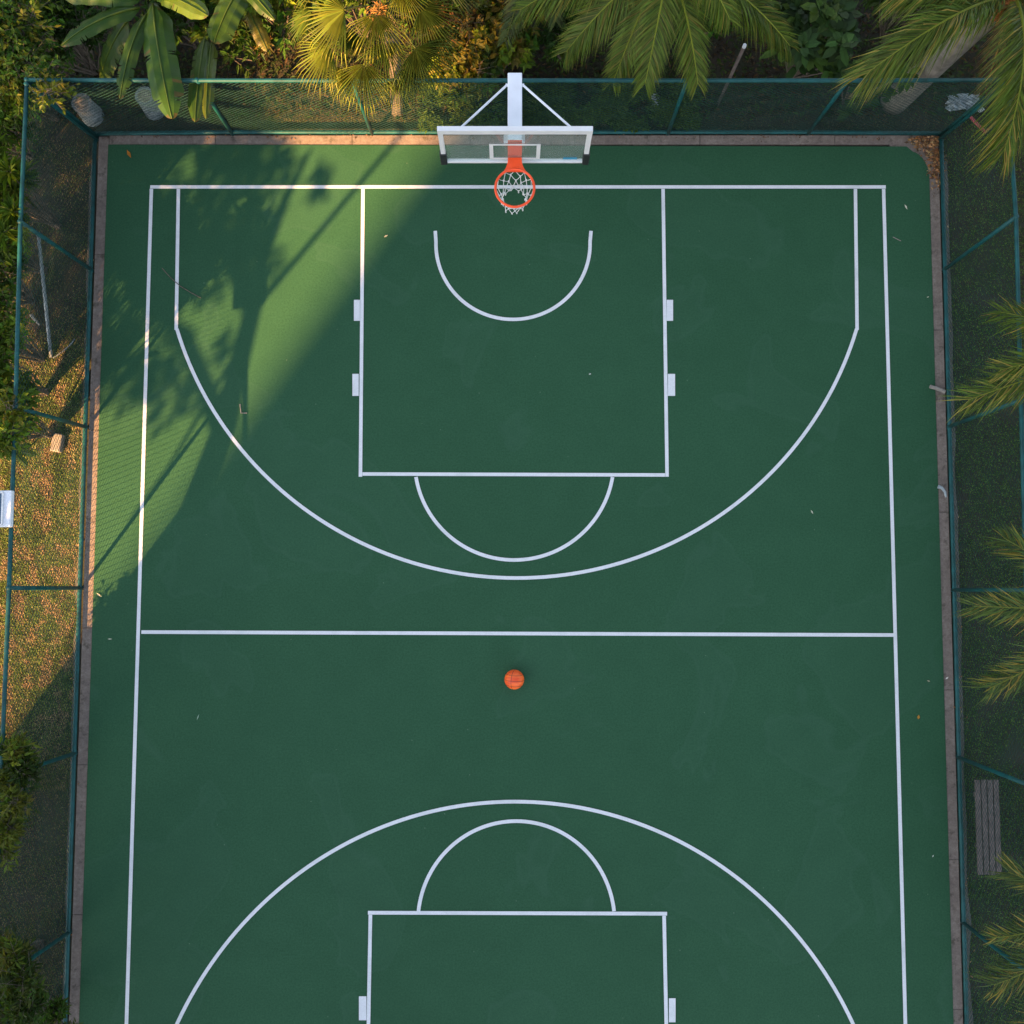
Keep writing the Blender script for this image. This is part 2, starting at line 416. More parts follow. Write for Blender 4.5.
for sx, px in ((-1, 461), (1, 571)):
    p1 = at(px, 127.5, ZT-.03); p0 = Vector((CX+sx*(hw+.012), at(515, 84, ZA).y, ZA-.03))
    m = MB(); m.tube([p0, Vector((p1.x, BY+.03, ZT-.05))], .014, 8); m.tube([p0+Vector((-sx*.03, 0, 0)), p0+Vector((sx*.012, 0, 0))], .02, 8)
    m.build('brace', M['whitepaint'], root)
fr = MB(); T = .055; D = .022
fr.abox(BX0, BX1, BY-D, BY+D, ZT-.03, ZT); fr.abox(BX0, BX1, BY-.012-D, BY-D-.0005, ZT-.09, ZT-.0)
fr.abox(BX0, BX0+T, BY-D, BY+D, ZB+.03, ZT-.03); fr.abox(BX1-T, BX1, BY-D, BY+D, ZB+.03, ZT-.03)
fr.abox(BX0, BX1, BY-D, BY+D, ZB, ZB+.03)
board = fr.build('board_frame', M['frame'], root)
gm = MB(); gm.abox(BX0+T, BX1-T, BY-.006, BY+.006, ZB+.03, ZT-.03); gm.build('glass_pane', M['glass'], root)
tm = MB(); w0 = .30; z0, z1 = 3.085, 3.50; t = .045; yy = (BY-.011, BY-.0075)
tm.abox(CX-w0, CX+w0, *yy, z1-t*.7, z1); tm.abox(CX-w0, CX+w0, *yy, z0, z0+t*.9)
tm.abox(CX-w0, CX-w0+t, *yy, z0+t*.9, z1-t*.7); tm.abox(CX+w0-t, CX+w0, *yy, z0+t*.9, z1-t*.7)
tm.build('target_square', M['frame'], root)
for x in (BX0, BX1):
    s = 1 if x == BX0 else -1
    pm = MB(); pm.abox(min(x-s*.018, x+s*.062), max(x-s*.018, x+s*.062), BY-D-.016, BY+D+.012, ZB-.025, ZB+.26)
    pm.build('corner_pad', M['pad'], root, bevel=.012)
sm = MB(); sm.abox(CX+.58, CX+.745, BY-.0115, BY-.0075, ZB+.085, ZB+.125); sm.build('sticker', M['bluelabel'], root)
RZ = 3.12; rc = at(515.7, 188, RZ); RC = Vector((CX, rc.y, RZ)); RR = .232
rim = MB(); rim.tube([RC+Vector((math.cos(k/48*2*math.pi), math.sin(k/48*2*math.pi), 0))*RR for k in range(48)], .0155, 10, closed=True)
rimo = rim.build('rim', M['orange'], root, True)
pl = MB()
bmn = []
yf = BY-.0075
for k in range(9):                                                   # flared neck plate
    t = k/8; y = yf+(RC.y+RR*.86-yf)*t; wd = .083+.055*t**2.5
    bmn.append((wd, y))
for (w1, y1), (w2, y2) in zip(bmn, bmn[1:]):
    for z in (RZ+.006, RZ-.012):
        pl.face([(CX-w1, y1, z), (CX+w1, y1, z), (CX+w2, y2, z), (CX-w2, y2, z)])
    for sx in (-1, 1): pl.face([(CX+sx*w1, y1, RZ-.012), (CX+sx*w2, y2, RZ-.012), (CX+sx*w2, y2, RZ+.006), (CX+sx*w1, y1, RZ+.006)])
pl.build('bracket', M['orange'], rimo)
pb = MB(); pb.abox(CX-.083, CX+.083, BY+.0225, BY+.0345, RZ-.08, ZA-.01); pb.build('rear_plate', M['orange'], rimo)
nm = MB(); rr_ = random.Random(3); K = 12
rows = [(0, RR-.005, 0), (-.10, .205, .5), (-.19, .172, 0), (-.27, .148, .5), (-.34, .140, 0), (-.41, .150, .5)]
def npnt(row, k):
    dz, r, o = rows[row]; a = 2*math.pi*(k+o)/K
    rs = random.Random(row*50+k % K); j = .014 if row else 0
    return RC+Vector((math.cos(a)*r+rs.uniform(-j, j), math.sin(a)*r+rs.uniform(-j, j), dz-.01+rs.uniform(-j, j)*1.2))
for row in range(len(rows)-1):
    for k in range(K):
        o = 0 if rows[row][2] == 0 else 1
        for kk in (k-1+o, k+o):
            A, B = npnt(row, k), npnt(row+1, kk % K); mid = (A+B)/2-Vector((0, 0, .012))
            nm.tube([A, mid, B], .0042, 4, cap=False)
    if row:
        for k in range(K): nm.box(npnt(row, k), Vector((.009, 0, 0)), Vector((0, .009, 0)), Vector((0, 0, .01)))
for k in range(K): p = npnt(5, k); nm.tube([p, p+Vector((rr_.uniform(-.01, .01), rr_.uniform(-.01, .01), -.05))], .008, 4)
nm.build('net', M['net'], root)
# ------------------------------------------------------------------ basketball
BR = .142; bc = at(514.3, 679.5, BR)
bmb = bmesh.new(); bmesh.ops.create_uvsphere(bmb, u_segments=48, v_segments=32, radius=BR)
me = bpy.data.meshes.new('basketball')
for f in bmb.faces: f.smooth = True
bmb.to_mesh(me); bmb.free(); me.materials.append(M['ball'])
ball = bpy.data.objects.new('basketball', me); sc.collection.objects.link(ball); ball.location = (bc.x, bc.y, BR+.003)
tag(ball, 'orange basketball with dark seams lying on the green court below the half line', 'basketball')
sm = MB()
def ringpts(nv, off=0.):
    nv = Vector(nv).normalized(); u = nv.orthogonal().normalized(); v = nv.cross(u); r = math.sqrt(BR*BR-off*off)
    return [Vector((bc.x, bc.y, BR+.003))+nv*off+(u*math.cos(q*math.pi/32)+v*math.sin(q*math.pi/32))*r for q in range(64)]
for nv, off in (((.05, 1, .12), 0), ((1, -.1, .35), 0), ((.05, 1, .12), .078), ((.05, 1, .12), -.078)): sm.tube(ringpts(nv, off), .0024, 5, closed=True)
sm.build('seam', M['pad'], ball)
# ------------------------------------------------------------------ leaves and plants
def jit(c, r, v=.25, hue=.12):
    k = 1+r.uniform(-v, v); return (max(.002, c[0]*k*(1+r.uniform(-hue, hue))), max(.002, c[1]*k), max(.001, c[2]*k*(1+r.uniform(-hue, hue))))
UP = Vector((0, 0, 1))
def leaf(mb, p, d, length, width, col, bend=.15, nrm=None, oval=False):
    d = d.normalized(); s = d.cross(nrm or UP)
    if s.length < .05: s = Vector((1, 0, 0))
    s.normalize(); n = s.cross(d)
    m1 = p+d*length*.45+n*length*.04; tip = p+d*length-UP*length*bend
    if oval:
        a1 = p+d*length*.25+n*length*.03; a2 = p+d*length*.65-UP*length*bend*.45
        mb.face([p, a1+s*width*.42, a2+s*width*.46, tip, a2, a1], col); mb.face([p, a1, a2, tip, a2-s*width*.46, a1-s*width*.42], tuple(c*.85 for c in col)); return
    mb.face([p, m1+s*width*.5, tip], col); mb.face([p, tip, m1-s*width*.5], tuple(c*.93 for c in col))
def bez(a, c, b, t): return a*(1-t)**2+c*2*t*(1-t)+b*t*t
def rdir(r, zmin=-1, zmax=1):
    z = r.uniform(zmin, zmax); q = r.uniform(0, 2*math.pi); k = math.sqrt(max(0, 1-z*z)); return Vector((k*math.cos(q), k*math.sin(q), z))
def frond(parent, P0, P1, arch, ll, n, rnd, col, droop=.5, plume=0, width=.028, fwd=.7, tipcol=None, start=.12, side_taper=.55):
    """feather frond: an arched midrib and leaflets"""
    P0, P1 = Vector(P0), Vector(P1); C = (P0+P1)/2+UP*arch; mb = MB()
    rib = MB(); pts = [bez(P0, C, P1, k/12) for k in range(13)]
    mb.tube(pts, [.022*(1-.8*k/12) for k in range(13)], 5, (col[0]*2.2+.03, col[1]*1.8+.02, col[2]+.01))
    for i in range(n):
        t = start+(1-start)*(i+rnd.random()*.6)/n
        p = bez(P0, C, P1, t); tg = (bez(P0, C, P1, min(1, t+.02))-bez(P0, C, P1, t-.02)).normalized()
        s = tg.cross(UP).normalized(); up = s.cross(tg)
        prof = (min(1, t/.35)*.5+.5)*(1-side_taper*max(0, (t-.5)/.5)**1.6)
        for sg in (-1, 1):
            rep = 1+(plume > 0)
            for k in range(rep):
                ang = rnd.uniform(-1, 1)*plume
                f = fwd*(1+.7*t)+rnd.uniform(-.12, .12)*(1+2.6*plume)
                d = (tg*f+s*sg*math.cos(ang)+up*math.sin(ang)).normalized()
                L_ = ll*prof*rnd.uniform(.82-.2*plume, 1.1+.1*plume); wv = width*rnd.uniform(.8, 1.2)
                c = jit(col, rnd, .5, .15)
                if tipcol and rnd.random() < .17: c = jit(tipcol, rnd, .2)
                dr = droop*rnd.uniform(.6, 1.4)
                b0 = p; m1 = p+d*L_*.5-UP*L_*dr*.18; m2 = p+d*L_*.98-UP*L_*dr*.75
                w_ = d.cross(up if abs(d.dot(up)) < .9 else tg)
                w_ = (w_.normalized()+UP*.25*sg).normalized()*wv*.5
                mb.face([b0-w_*.4, b0+w_*.4, m1+w_, m1-w_], c); mb.face([m1-w_, m1+w_, m2], tuple(x*1.08 for x in c))
    return mb.build('frond', M['frond'], parent)
def fan(parent, P0, hub, tipdir, rad, rnd, col, nseg=30, spread=205, droop=.35, tilt=0.):
    spread = spread*.80; nseg = int(nseg*.85); droop *= 1.15
    """palmate frond: stalk, then pleated segments split at their ends"""
    P0, hub = Vector(P0), Vector(hub); mb = MB()
    mb.tube([bez(P0, (P0+hub)/2+UP*.12, hub, k/6) for k in range(7)], [.014, .013, .012, .011, .010, .009, .008], 5, (.16, .17, .04))
    d = Vector(tipdir).normalized(); s = d.cross(UP).normalized(); n = s.cross(d).normalized()
    for i in range(nseg):
        a0 = R(spread)*(i/nseg-.5); a1 = R(spread)*((i+1)/nseg-.5); am = (a0+a1)/2
        L_ = rad*.88*(1-.22*abs(am/R(spread/2))**1.5)*rnd.uniform(.9, 1.08)
        def pt(a, r, lift): return hub+(d*math.cos(a)+s*math.sin(a))*r+n*lift-UP*droop*rad*(r/rad)**2.2
        c = jit(col, rnd, .35, .12); c2 = tuple(x*.62 for x in c)  # second face of each pleat coloured darker, standing in for fold shade
        js = .30+.08*rnd.random(); h_ = .012
        B = pt(am, .015, 0); Lm, Rm, Mm = pt(a0, L_*js, -h_), pt(a1, L_*js, -h_), pt(am, L_*js, h_*1.6)
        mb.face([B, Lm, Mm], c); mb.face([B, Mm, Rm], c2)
        tw = rnd.uniform(-.04, .04); bendd = UP*rnd.uniform(0, .12)*rad
        tip = pt(am+tw, L_, 0)-bendd; k1 = pt(am+tw*.5, L_*.80, 0)
        ww = (Rm-Lm)*.26
        cy = tuple(min(1, x*m_) for x, m_ in zip(c, (1.5, 1.25, .9)))
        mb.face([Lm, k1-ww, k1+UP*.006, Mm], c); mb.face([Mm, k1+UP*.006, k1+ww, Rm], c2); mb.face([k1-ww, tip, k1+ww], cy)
    return mb.build('frond', M['frond'], parent)
def banana_leaf(parent, P0, P1, arch, W, rnd, col, tears=4, name='leaf', roll=0.):
    P0, P1 = Vector(P0), Vector(P1); C = P0.lerp(P1, .45)+UP*arch; mb = MB(); n = 44
    tset = {rnd.randrange(8, n-4): rnd.uniform(.25, .8) for _ in range(tears)}
    for sg in (-1, 1):
        base = jit(col, rnd, .08, .05); droopk = 1.0
        for i in range(n):
            t0, t1 = i/n, (i+1)/n
            def E(t, f):
                p = bez(P0, C, P1, t); tg = (bez(P0, C, P1, min(1, t+.02))-bez(P0, C, P1, max(0, t-.02))).normalized()
                s = tg.cross(UP).normalized(); wd = W*min(1, (max(0, t)/.16)**.7)*min(1, ((1-t)/.22))**.6
                wv = .03*math.sin(t*31+sg)*f
                return p+(s*(sg*math.cos(roll*sg+.35))+UP*math.sin(-.35*f*f+roll*sg*0))*wd*f*.5*1.1+UP*(wv*W)+tg*.10*wd*f
            if (i in tset) or ((i-1) in tset and rnd.random() < .5): k = tset.get(i, .5)
            else: k = 1.0
            A, B = E(t0, 0), E(t1, 0); A1, B1 = E(t0, .5), E(t1, .5); A2, B2 = E(t0, 1), E(t1, 1)
            if k < 1: B2 = B2.lerp(B1, k*.95)
            c = tuple(x*(1+.03*math.sin(i*2.1)+rnd.uniform(-.04, .04)) for x in base)
            mb.face([A, A1, B1, B], c)
            if i > n-3 or rnd.random() < .025: c = (.09, .075, .015)
            if k < 1: mb.face([A1, A2, B1], c)
            else: mb.face([A1, A2, B2, B1], tuple(x*.97 for x in c))
    o = mb.build(name, M['ban'], parent)
    rb = MB(); rb.tube([bez(P0, C, P1, k/14)+UP*.008 for k in range(15)], [.015*(1-.7*k/14) for k in range(15)], 6, (.085, .135, .018)); rb.build('midrib', M['ban'], o, True)
    return o
G1 = (.095, .165, .016); G2 = (.050, .105, .012); YG = (.17, .225, .020); DG = (.030, .072, .010)
def shrub(px, py, zc, r, nl, ll, lw, cols, label, seed, name='shrub', clumps=14, flat=.7, cat='shrub', long=False, group=None, extra=()):
    rnd = random.Random(seed); c = at(px, py, zc); base = Vector((c.x, c.y, -.06))
    if px < 200 and py > 120: base.x = min(base.x, at(L0(py)-24, py).x)
    if py < 120: base.y = max(base.y, at(px, 116).y)
    rt_ = empty(name, base, label, cat, group)
    mb = MB(); sb = MB(); top = zc+r*flat
    cs = [(c+Vector((d.x*r, d.y*r, d.z*r*flat))*rnd.uniform(.45, .95)) for d in [rdir(rnd, -.35, 1) for _ in range(clumps)]]+[Vector(at(*e_)) for e_ in extra]
    for cc in cs:
        mid = base.lerp(cc, .5)+Vector((rnd.uniform(-.12, .12), rnd.uniform(-.12, .12), .1)); sb.tube([base+Vector((rnd.uniform(-.05, .05), rnd.uniform(-.05, .05), 0)), mid, cc], [.016, .011, .004], 5)
        rad = r*rnd.uniform(.28, .46); col0 = rnd.choice(cols); k = 1+rnd.uniform(-.3, .3)
        tone = tuple(x*k for x in col0)
        if long:
            hd = rdir(rnd, -.1, .7)
            for i in range(nl):
                d = rdir(rnd, -.15, .95); leaf(mb, cc+d*.03, d, ll*rnd.uniform(.7, 1.15), lw*rnd.uniform(.8, 1.2), jit(tone, rnd, .4), rnd.uniform(.1, .5), None, lw > ll*.3)
        else:
            for tw in range(max(6, nl//4)):
                dd = rdir(rnd, -.4, 1); q0 = cc+rdir(rnd)*rad*.3; q1 = cc+dd*rad*rnd.uniform(.5, 1.25); sb.tube([q0, q1], [.004, .002], 3, cap=False)
                tt = tuple(x*(1+rnd.uniform(-.2, .2)) for x in tone)
                for i in range(9):
                    p = q0.lerp(q1, .25+.75*i/8); side = dd.cross(rdir(rnd)).normalized()
                    d = dd*.55+side*(1 if i % 2 else -1)*.9+UP*rnd.uniform(-.25, .2)
                    leaf(mb, p, d, ll*rnd.uniform(.7, 1.2), lw*rnd.uniform(.8, 1.2), jit(tt, rnd, .2), rnd.uniform(.05, .35), rdir(rnd, .4, 1))
    mb.build('foliage', M['leaf'], rt_); sb.build('stem', M['bark'], rt_); return rt_
# --- banana plants at the top left
rb_ = random.Random(11)
bz = 2.25
bnroot = empty('banana_plant', at(162, 60, 0), 'large banana plant with broad green leaves hanging over the top left fence', 'banana plant')
core = at(150, 2, bz)
bs = MB(); b0 = at(162, 60, -.06); bs.tube([b0, b0.lerp(core, .5), core-UP*.15], [.12, .10, .07], 12, (.10, .12, .05)); bs.build('stem', M['ban'], bnroot, True)
BG = (.033, .085, .007)
for tip, z1, arch, W, col, tears, pc in (
    ((172, 119), 2.45, .22, .40, BG, 3, (153, 4)), ((120, 99), 2.3, .25, .21, (.028, .07, .007), 4, (147, 14)), ((61, 46), 2.35, .25, .23, (.030, .075, .007), 2, (140, 8)),
    ((58, -8), 2.4, .2, .30, (.030, .078, .007), 1, (140, 0)), ((208, 16), 2.7, .15, .26, (.10, .16, .012), 2, (160, -6)), ((100, 78), 1.5, .15, .34, (.03, .065, .012), 6, (128, 20)),
    ((150, -60), 2.9, .2, .4, BG, 2, (150, 0)), ((190, -50), 2.8, .2, .34, BG, 2, (155, 0))):
    banana_leaf(bnroot, at(pc[0], pc[1], bz), at(tip[0], tip[1], z1), arch, W, rb_, col, tears)
bn2 = empty('banana_plant', at(228, 50, 0), 'smaller banana plant between the large banana and the fan palm', 'banana plant')
bs = MB(); b0 = at(225, 45, -.06); core2 = at(232, -25, 2.0); bs.tube([b0, b0.lerp(core2, .5), core2], [.08, .07, .05], 10, (.09, .10, .05)); bs.build('stem', M['ban'], bn2, True)
for p0, tip, z0_, z1, arch, W, col, tears in (
    ((240, -12), (214, 43), 2.0, 2.1, .12, .36, (.038, .085, .009), 1), ((232, -25), (275, 20), 2.0, 2.0, .2, .2, (.035, .08, .009), 3),
    ((205, 38), (195, 122), 1.9, 2.36, .12, .25, (.038, .08, .008), 3), ((212, 42), (206, 119), 1.9, 2.36, .1, .17, (.08, .11, .012), 5), ((244, 0), (268, 52), 1.3, 1.1, .15, .2, (.16, .15, .02), 5)):
    banana_leaf(bn2, at(*p0, z0_), at(*tip, z1), arch, W, rb_, col, tears)
# --- fan palm
rf = random.Random(7); FP = empty('fan_palm', at(397, 112, 0), 'sunlit yellow green fan palm with pleated leaves spilling over the fence', 'palm tree')
hb = at(385, 8, 2.35); tb = MB(); p0 = at(397, 112, -.06); tb.tube([p0, p0.lerp(hb, .5)+Vector((.05, .05, 0)), hb-UP*.05], [.10, .085, .09], 10)
for i in range(60):
    d = rdir(rf, -.2, .8); leaf(tb, hb-UP*rf.uniform(0, .3), d, .25, .03, (1, 1, 1), .4)
tb.build('trunk', M['bark'], FP)
FG = (.115, .150, .018); FG2 = (.062, .105, .014)
for hp, hz, tp, rad, col, dr in (
    ((330, 46), 2.75, (285, 78), .68, FG, .30), ((364, 64), 2.70, (362, 112), .62, FG, .35), ((384, 42), 2.85, (392, 96), .58, FG2, .35), ((415, 48), 2.80, (445, 92), .70, FG2, .38),
    ((345, 10), 2.95, (290, 32), .85, FG, .22), ((420, 8), 2.95, (450, 36), .72, FG2, .25), ((376, 14), 3.1, (376, 60), .60, FG, .35), ((330, -25), 2.9, (290, -40), .8, FG, .2),
    ((440, -20), 2.8, (480, -25), .75, FG2, .2), ((395, 80), 2.45, (400, 112), .40, FG, .2), ((380, -30), 3.2, (380, -60), .7, FG, .2), ((400, -12), 3.2, (420, 20), .55, FG, .35), ((312, 12), 2.6, (285, 20), .6, FG2, .3), ((352, 30), 2.55, (335, 70), .55, FG2, .35), ((432, 30), 2.6, (455, 80), .6, FG, .35), ((408, 66), 2.6, (425, 112), .5, FG2, .3), ((345, 70), 2.5, (325, 110), .45, FG, .3)):
    hub = at(*hp, hz); tipd = at(*tp, hz-.25)-hub; fan(FP, hb, hub, tipd, rad, rf, col, 32, 200, dr)
for i in range(2):                                                  # flower stalks
    m = MB(); a = hb; b = at(400+rf.uniform(-40, 30), 30+rf.uniform(-20, 20), 3.1); m.tube([a, (a+b)/2+UP*.2, b], [.012, .01, .005], 5, (.35, .20, .05))
    for k in range(60):
        t = rf.random(); p = a.lerp(b, .4+.6*t)+rdir(rf)*.06+UP*.1*t; leaf(m, p, rdir(rf), .06, .012, (.35, .17, .04))
    m.build('flower_stalk', M['litter'], FP)
# --- feather palm behind the backboard
rp = random.Random(21); CP = empty('coconut_palm', at(655, 60, 0), 'green feather palm with arching fronds behind the fence right of the backboard', 'palm tree')
hb = at(668, -45, 2.6); tb = MB(); p0 = at(650, 40, -.06); tb.tube([p0, p0.lerp(hb, .5), hb], [.16, .13, .12], 12); tb.build('trunk', M['palmbark'], CP, True)
PG = (.085, .128, .012); PY = (.16, .15, .022)
for p1, z1, arch, ll, n in (((566, 52), 2.1, .5, .42, 56), ((613, 82), 2.1, .5, .34, 50), ((645, 84), 2.55, .6, .36, 60), ((698, 84), 2.5, .5, .34, 56), ((790, 46), 2.3, .55, .42, 60), ((520, 10), 2.3, .5, .42, 50),
                            ((730, 20), 3.0, .5, .34, 46), ((820, -30), 2.3, .5, .4, 50), ((600, -90), 2.6, .5, .4, 40), ((720, -110), 2.6, .5, .4, 40)):
    frond(CP, hb+rdir(rp)*.05, at(*p1, z1), arch, ll*1.25, int(n*2.1), rp, PG, .5, .4, .013, .85, PY)
m = MB()
CP2 = empty('coconut_palm', at(540, 20, 0), 'shaded feather palm reaching in from the top edge left of the backboard mast', 'palm tree')
hb = at(545, -60, 2.0); tb = MB(); p0 = at(542, -20, -.06); tb.tube([p0, hb], [.12, .1], 10); tb.build('trunk', M['palmbark'], CP2, True)
for p1, z1, arch in (((505, 42), 1.7, .4), ((556, 22), 2.0, .4), ((480, -10), 2, .4), ((590, 0), 2, .4)):
    frond(CP2, hb, at(*p1, z1), arch, .32, 44, rp, (.045, .070, .018), .5, 0, .026, .75)
# --- big bushy palm at the top right corner
rq = random.Random(5); TP = empty('foxtail_palm', at(900, 98, 0), 'large foxtail palm with grey leaning trunk over the top right fence corner', 'palm tree')
hb = at(1010, 0, 3.0); tb = MB(); p0 = at(893, 102, -.06)
pts = [bez(p0, p0.lerp(hb, .45)+UP*.3, hb, k/10) for k in range(11)]
tb.tube(pts, [.21-.009*k for k in range(11)], 16); tb.build('trunk', M['palmbark'], TP, True)
cm = MB()
for i in range(120): d = rdir(rq, -.3, 1); leaf(cm, hb+rdir(rq)*.1, d, rq.uniform(.1, .3), .05, jit((.42, .17, .05), rq), .3)
cm.build('crown_fibre', M['litter'], TP)
TG = (.072, .112, .010); TY = (.25, .20, .035)
for p1, z1, arch, ll, n in (((866, 74), 3.2, .75, .50, 100), ((1004, 152), 3.2, .7, .52, 100), ((900, -10), 3.4, .5, .5, 80), ((1075, 150), 3.2, .6, .5, 80), ((1120, 30), 3.3, .5, .5, 60), ((985, -110), 3.3, .5, .5, 60), ((1038, 120), 2.9, .5, .45, 70)):
    frond(TP, hb+rdir(rq)*.06, at(*p1, z1), arch, ll*1.2, int(n*1.5), rq, TG, .8, .9, .0125, 1.0, TY, .05, .45)
# --- right side palms reaching in
def side_palm(label, crown, cz, ground, fr_, seed, col=TG):
    r = random.Random(seed); t = empty('foxtail_palm', at(*ground, 0), label, 'palm tree', None)
    hb = at(*crown, cz); tb = MB(); tb.tube([at(*ground, -.06), at(*ground, 0).lerp(hb, .5)+UP*.1, hb], [.15, .11, .1], 12); tb.build('trunk', M['palmbark'], t, True)
    for p1, z1, arch, ll, n in fr_: frond(t, hb+rdir(r)*.05, at(*p1, z1), arch, ll*1.15, int(n*.95), r, col, .5, 1.1, .013, .75, TY, .1, .35)
side_palm('foxtail palm with its frond tips over the upper right fence', (1105, 355), 2.9, (1040, 390),
          [((1000, 312), 2.6, .45, .36, 60), ((968, 400), 2.8, .5, .42, 80), ((1110, 250), 2.8, .4, .4, 40), ((1100, 470), 2.8, .4, .4, 40), ((1000, 370), 3.1, .5, .36, 60), ((1190, 360), 2.6, .5, .4, 40)], 31)
side_palm('foxtail palm with three pointed fronds over the right fence beside the half line', (1100, 615), 2.9, (1045, 610),
          [((1004, 538), 2.8, .4, .36, 60), ((974, 606), 2.8, .5, .34, 80), ((990, 688), 2.8, .5, .40, 76), ((1120, 720), 2.8, .4, .4, 40), ((1190, 600), 2.6, .5, .4, 40), ((1110, 500), 2.6, .5, .4, 40)], 32, (.070, .110, .022))
side_palm('foxtail palm with frond tips beside the lower end of the bench', (1110, 900), 2.9, (1050, 880),
          [((1008, 872), 2.8, .4, .34, 60), ((994, 985), 2.8, .5, .40, 76), ((992, 938), 2.7, .4, .25, 60), ((1010, 1050), 2.8, .5, .4, 60), ((1190, 900), 2.6, .5, .4, 40), ((1110, 780), 2.6, .5, .4, 40)], 33, (.065, .10, .022))
# --- dead fronds hanging under the crowns
rd = random.Random(66)
for pal_, hub_, tip_, z_ in ((CP, (668, -45, 2.5), (628, 60), 1.2), (TP, (1010, 0, 2.9), (950, 50), 1.6), (TP, (1010, 0, 2.9), (985, 90), 1.9)):
    frond(pal_, at(*hub_), at(*tip_, z_), .1, .3, 40, rd, (.15, .095, .04), .8, .6, .012, .9)
# --- shrubs
W_ = [G1, G2, YG]
shrub(8, 30, 1.7, .85, 90, .095, .042, [(.085, .16, .016), (.06, .12, .014), (.085, .16, .016), (.20, .23, .022)], 'bushy small leaved tree filling the top left corner of the picture', 51, clumps=46, name='bushy_tree', cat='tree', extra=[(52, 92, 2.3), (46, 75, 2.2)])
shrub(62, 32, 1.1, .62, 70, .10, .05, [G2, DG], 'dark leafy shrub between the corner tree and the large banana plant', 52, clumps=22)
shrub(-12, 120, 1.2, .6, 50, .11, .035, [G2, G1, DG], 'dark shrub behind the upper left fence corner', 53, clumps=26)
shrub(-2, 178, 1.75, .42, 34, .26, .035, [(.075, .11, .02), G1], 'shrub with long narrow leaves beside the upper left fence', 54, clumps=14, long=True, extra=[(10, 172, 2.2), (14, 212, 2.2), (4, 232, 2.2)])
shrub(-10, 275, 1.2, .55, 50, .10, .035, [G2, DG, G1], 'dark green shrub beside the left fence below the long leaved shrub', 55, clumps=22)
shrub(-8, 335, 1.4, .55, 50, .10, .04, [G1, G1, (.15, .17, .02)], 'yellowing shrub beside the left fence above the leaning pipe foot', 56, clumps=22)
shrub(-8, 415, 1.7, .55, 60, .12, .05, [(.14, .19, .02), G1, G1], 'sunlit yellow green shrub overhanging the left fence above the floodlight', 57, clumps=24, extra=[(12, 405, 2.4), (10, 432, 2.35), (6, 445, 2.3)])
shrub(-22, 796, 1.4, .58, 110, .12, .034, [(.04, .075, .012), (.06, .10, .014), (.11, .14, .018)], 'dark feathery shrub overhanging the left fence below the sunlit grass', 58, clumps=40, extra=[(18, 752, 2.4), (24, 772, 2.4), (14, 800, 2.4), (22, 762, 2.3), (10, 830, 2.3), (6, 780, 2.3), (4, 812, 2.2), (2, 845, 2.2), (6, 750, 2.2)])
shrub(-16, 985, 1.5, .66, 110, .12, .034, [(.06, .10, .014), (.045, .08, .012), (.11, .14, .018)], 'feathery green shrub in the bottom left corner', 59, clumps=40, extra=[(24, 980, 2.4), (30, 1005, 2.4), (14, 958, 2.4), (8, 985, 2.3), (14, 1010, 2.3), (4, 955, 2.3)])
shrub(58, 1030, 1.0, .35, 50, .10, .024, [(.06, .085, .016), G2], 'small green shrub at the bottom edge beside the left fence foot', 60, clumps=16)
shrub(480, 45, .9, .60, 36, .16, .075, [(.10, .115, .018), (.17, .15, .02), (.05, .08, .014)], 'yellow and green leafy shrub between the fan palm and the backboard mast', 61, clumps=26)
shrub(440, 10, 1.3, .5, 40, .12, .04, [(.12, .08, .025), G1, G1, (.17, .11, .028)], 'reddish brown leaved shrub behind the fan palm', 62, clumps=20)
shrub(512, -5, .9, .55, 36, .13, .05, [G2, G1, (.16, .13, .02)], 'green shrub at the top edge behind the backboard mast', 63, clumps=20)
shrub(560, 30, .7, .4, 36, .11, .05, [DG, G2], 'low dark shrub behind the fence right of the backboard mast', 64, clumps=16)
shrub(818, 30, 1.3, .68, 13, .26, .11, [(.040, .085, .018), (.028, .062, .014), (.06, .11, .02)], 'broad leaved dark green shrub between the feather palm and the foxtail palm', 65, clumps=38, long=True)
shrub(862, 78, .7, .42, 12, .2, .09, [(.05, .09, .02), G2], 'low broad leaved plant at the foot of the foxtail palm trunk', 66, clumps=12, long=True, extra=[(852, 110, .6), (905, 78, 1.2), (908, 74, 1.3)])
shrub(250, 35, .5, .45, 26, .14, .05, [(.12, .10, .03), G2, DG], 'low brownish plant behind the fence beside the fan palm', 67, clumps=16)
shrub(760, -20, .8, .5, 20, .18, .08, [DG, G2], 'dark broad leaved shrub at the top edge behind the feather palm', 68, clumps=18, long=True)
shrub(950, -20, .8, .6, 24, .18, .07, [DG, G2], 'dark shrub at the top edge behind the foxtail palm fronds', 69, clumps=18, long=True)
shrub(100, -40, 1.2, .7, 30, .16, .07, [DG, G2], 'dark shrub at the top edge behind the large banana leaves', 70, clumps=20, long=True)
shrub(5, 88, 1.5, .55, 60, .10, .042, [G1, YG, G2], 'green and yellow shrub under the top left corner tree beside the fence corner', 81, clumps=30)
shrub(-8, 235, 1.5, .5, 60, .11, .040, [G1, G2, YG], 'green shrub at the left edge just below the long leaved shrub', 82, clumps=26)
shrub(-8, 370, 1.5, .5, 60, .11, .045, [YG, G1], 'bright shrub at the left edge between the two yellow shrubs', 83, clumps=24)
shrub(268, -10, 1.2, .7, 40, .15, .06, [G2, G1, YG], 'leafy shrub at the top edge between the smaller banana plant and the fan palm', 84, clumps=26)
shrub(350, -20, 1.4, .8, 40, .14, .055, [G2, G1], 'dark green shrub at the top edge behind the fan palm', 85, clumps=24)
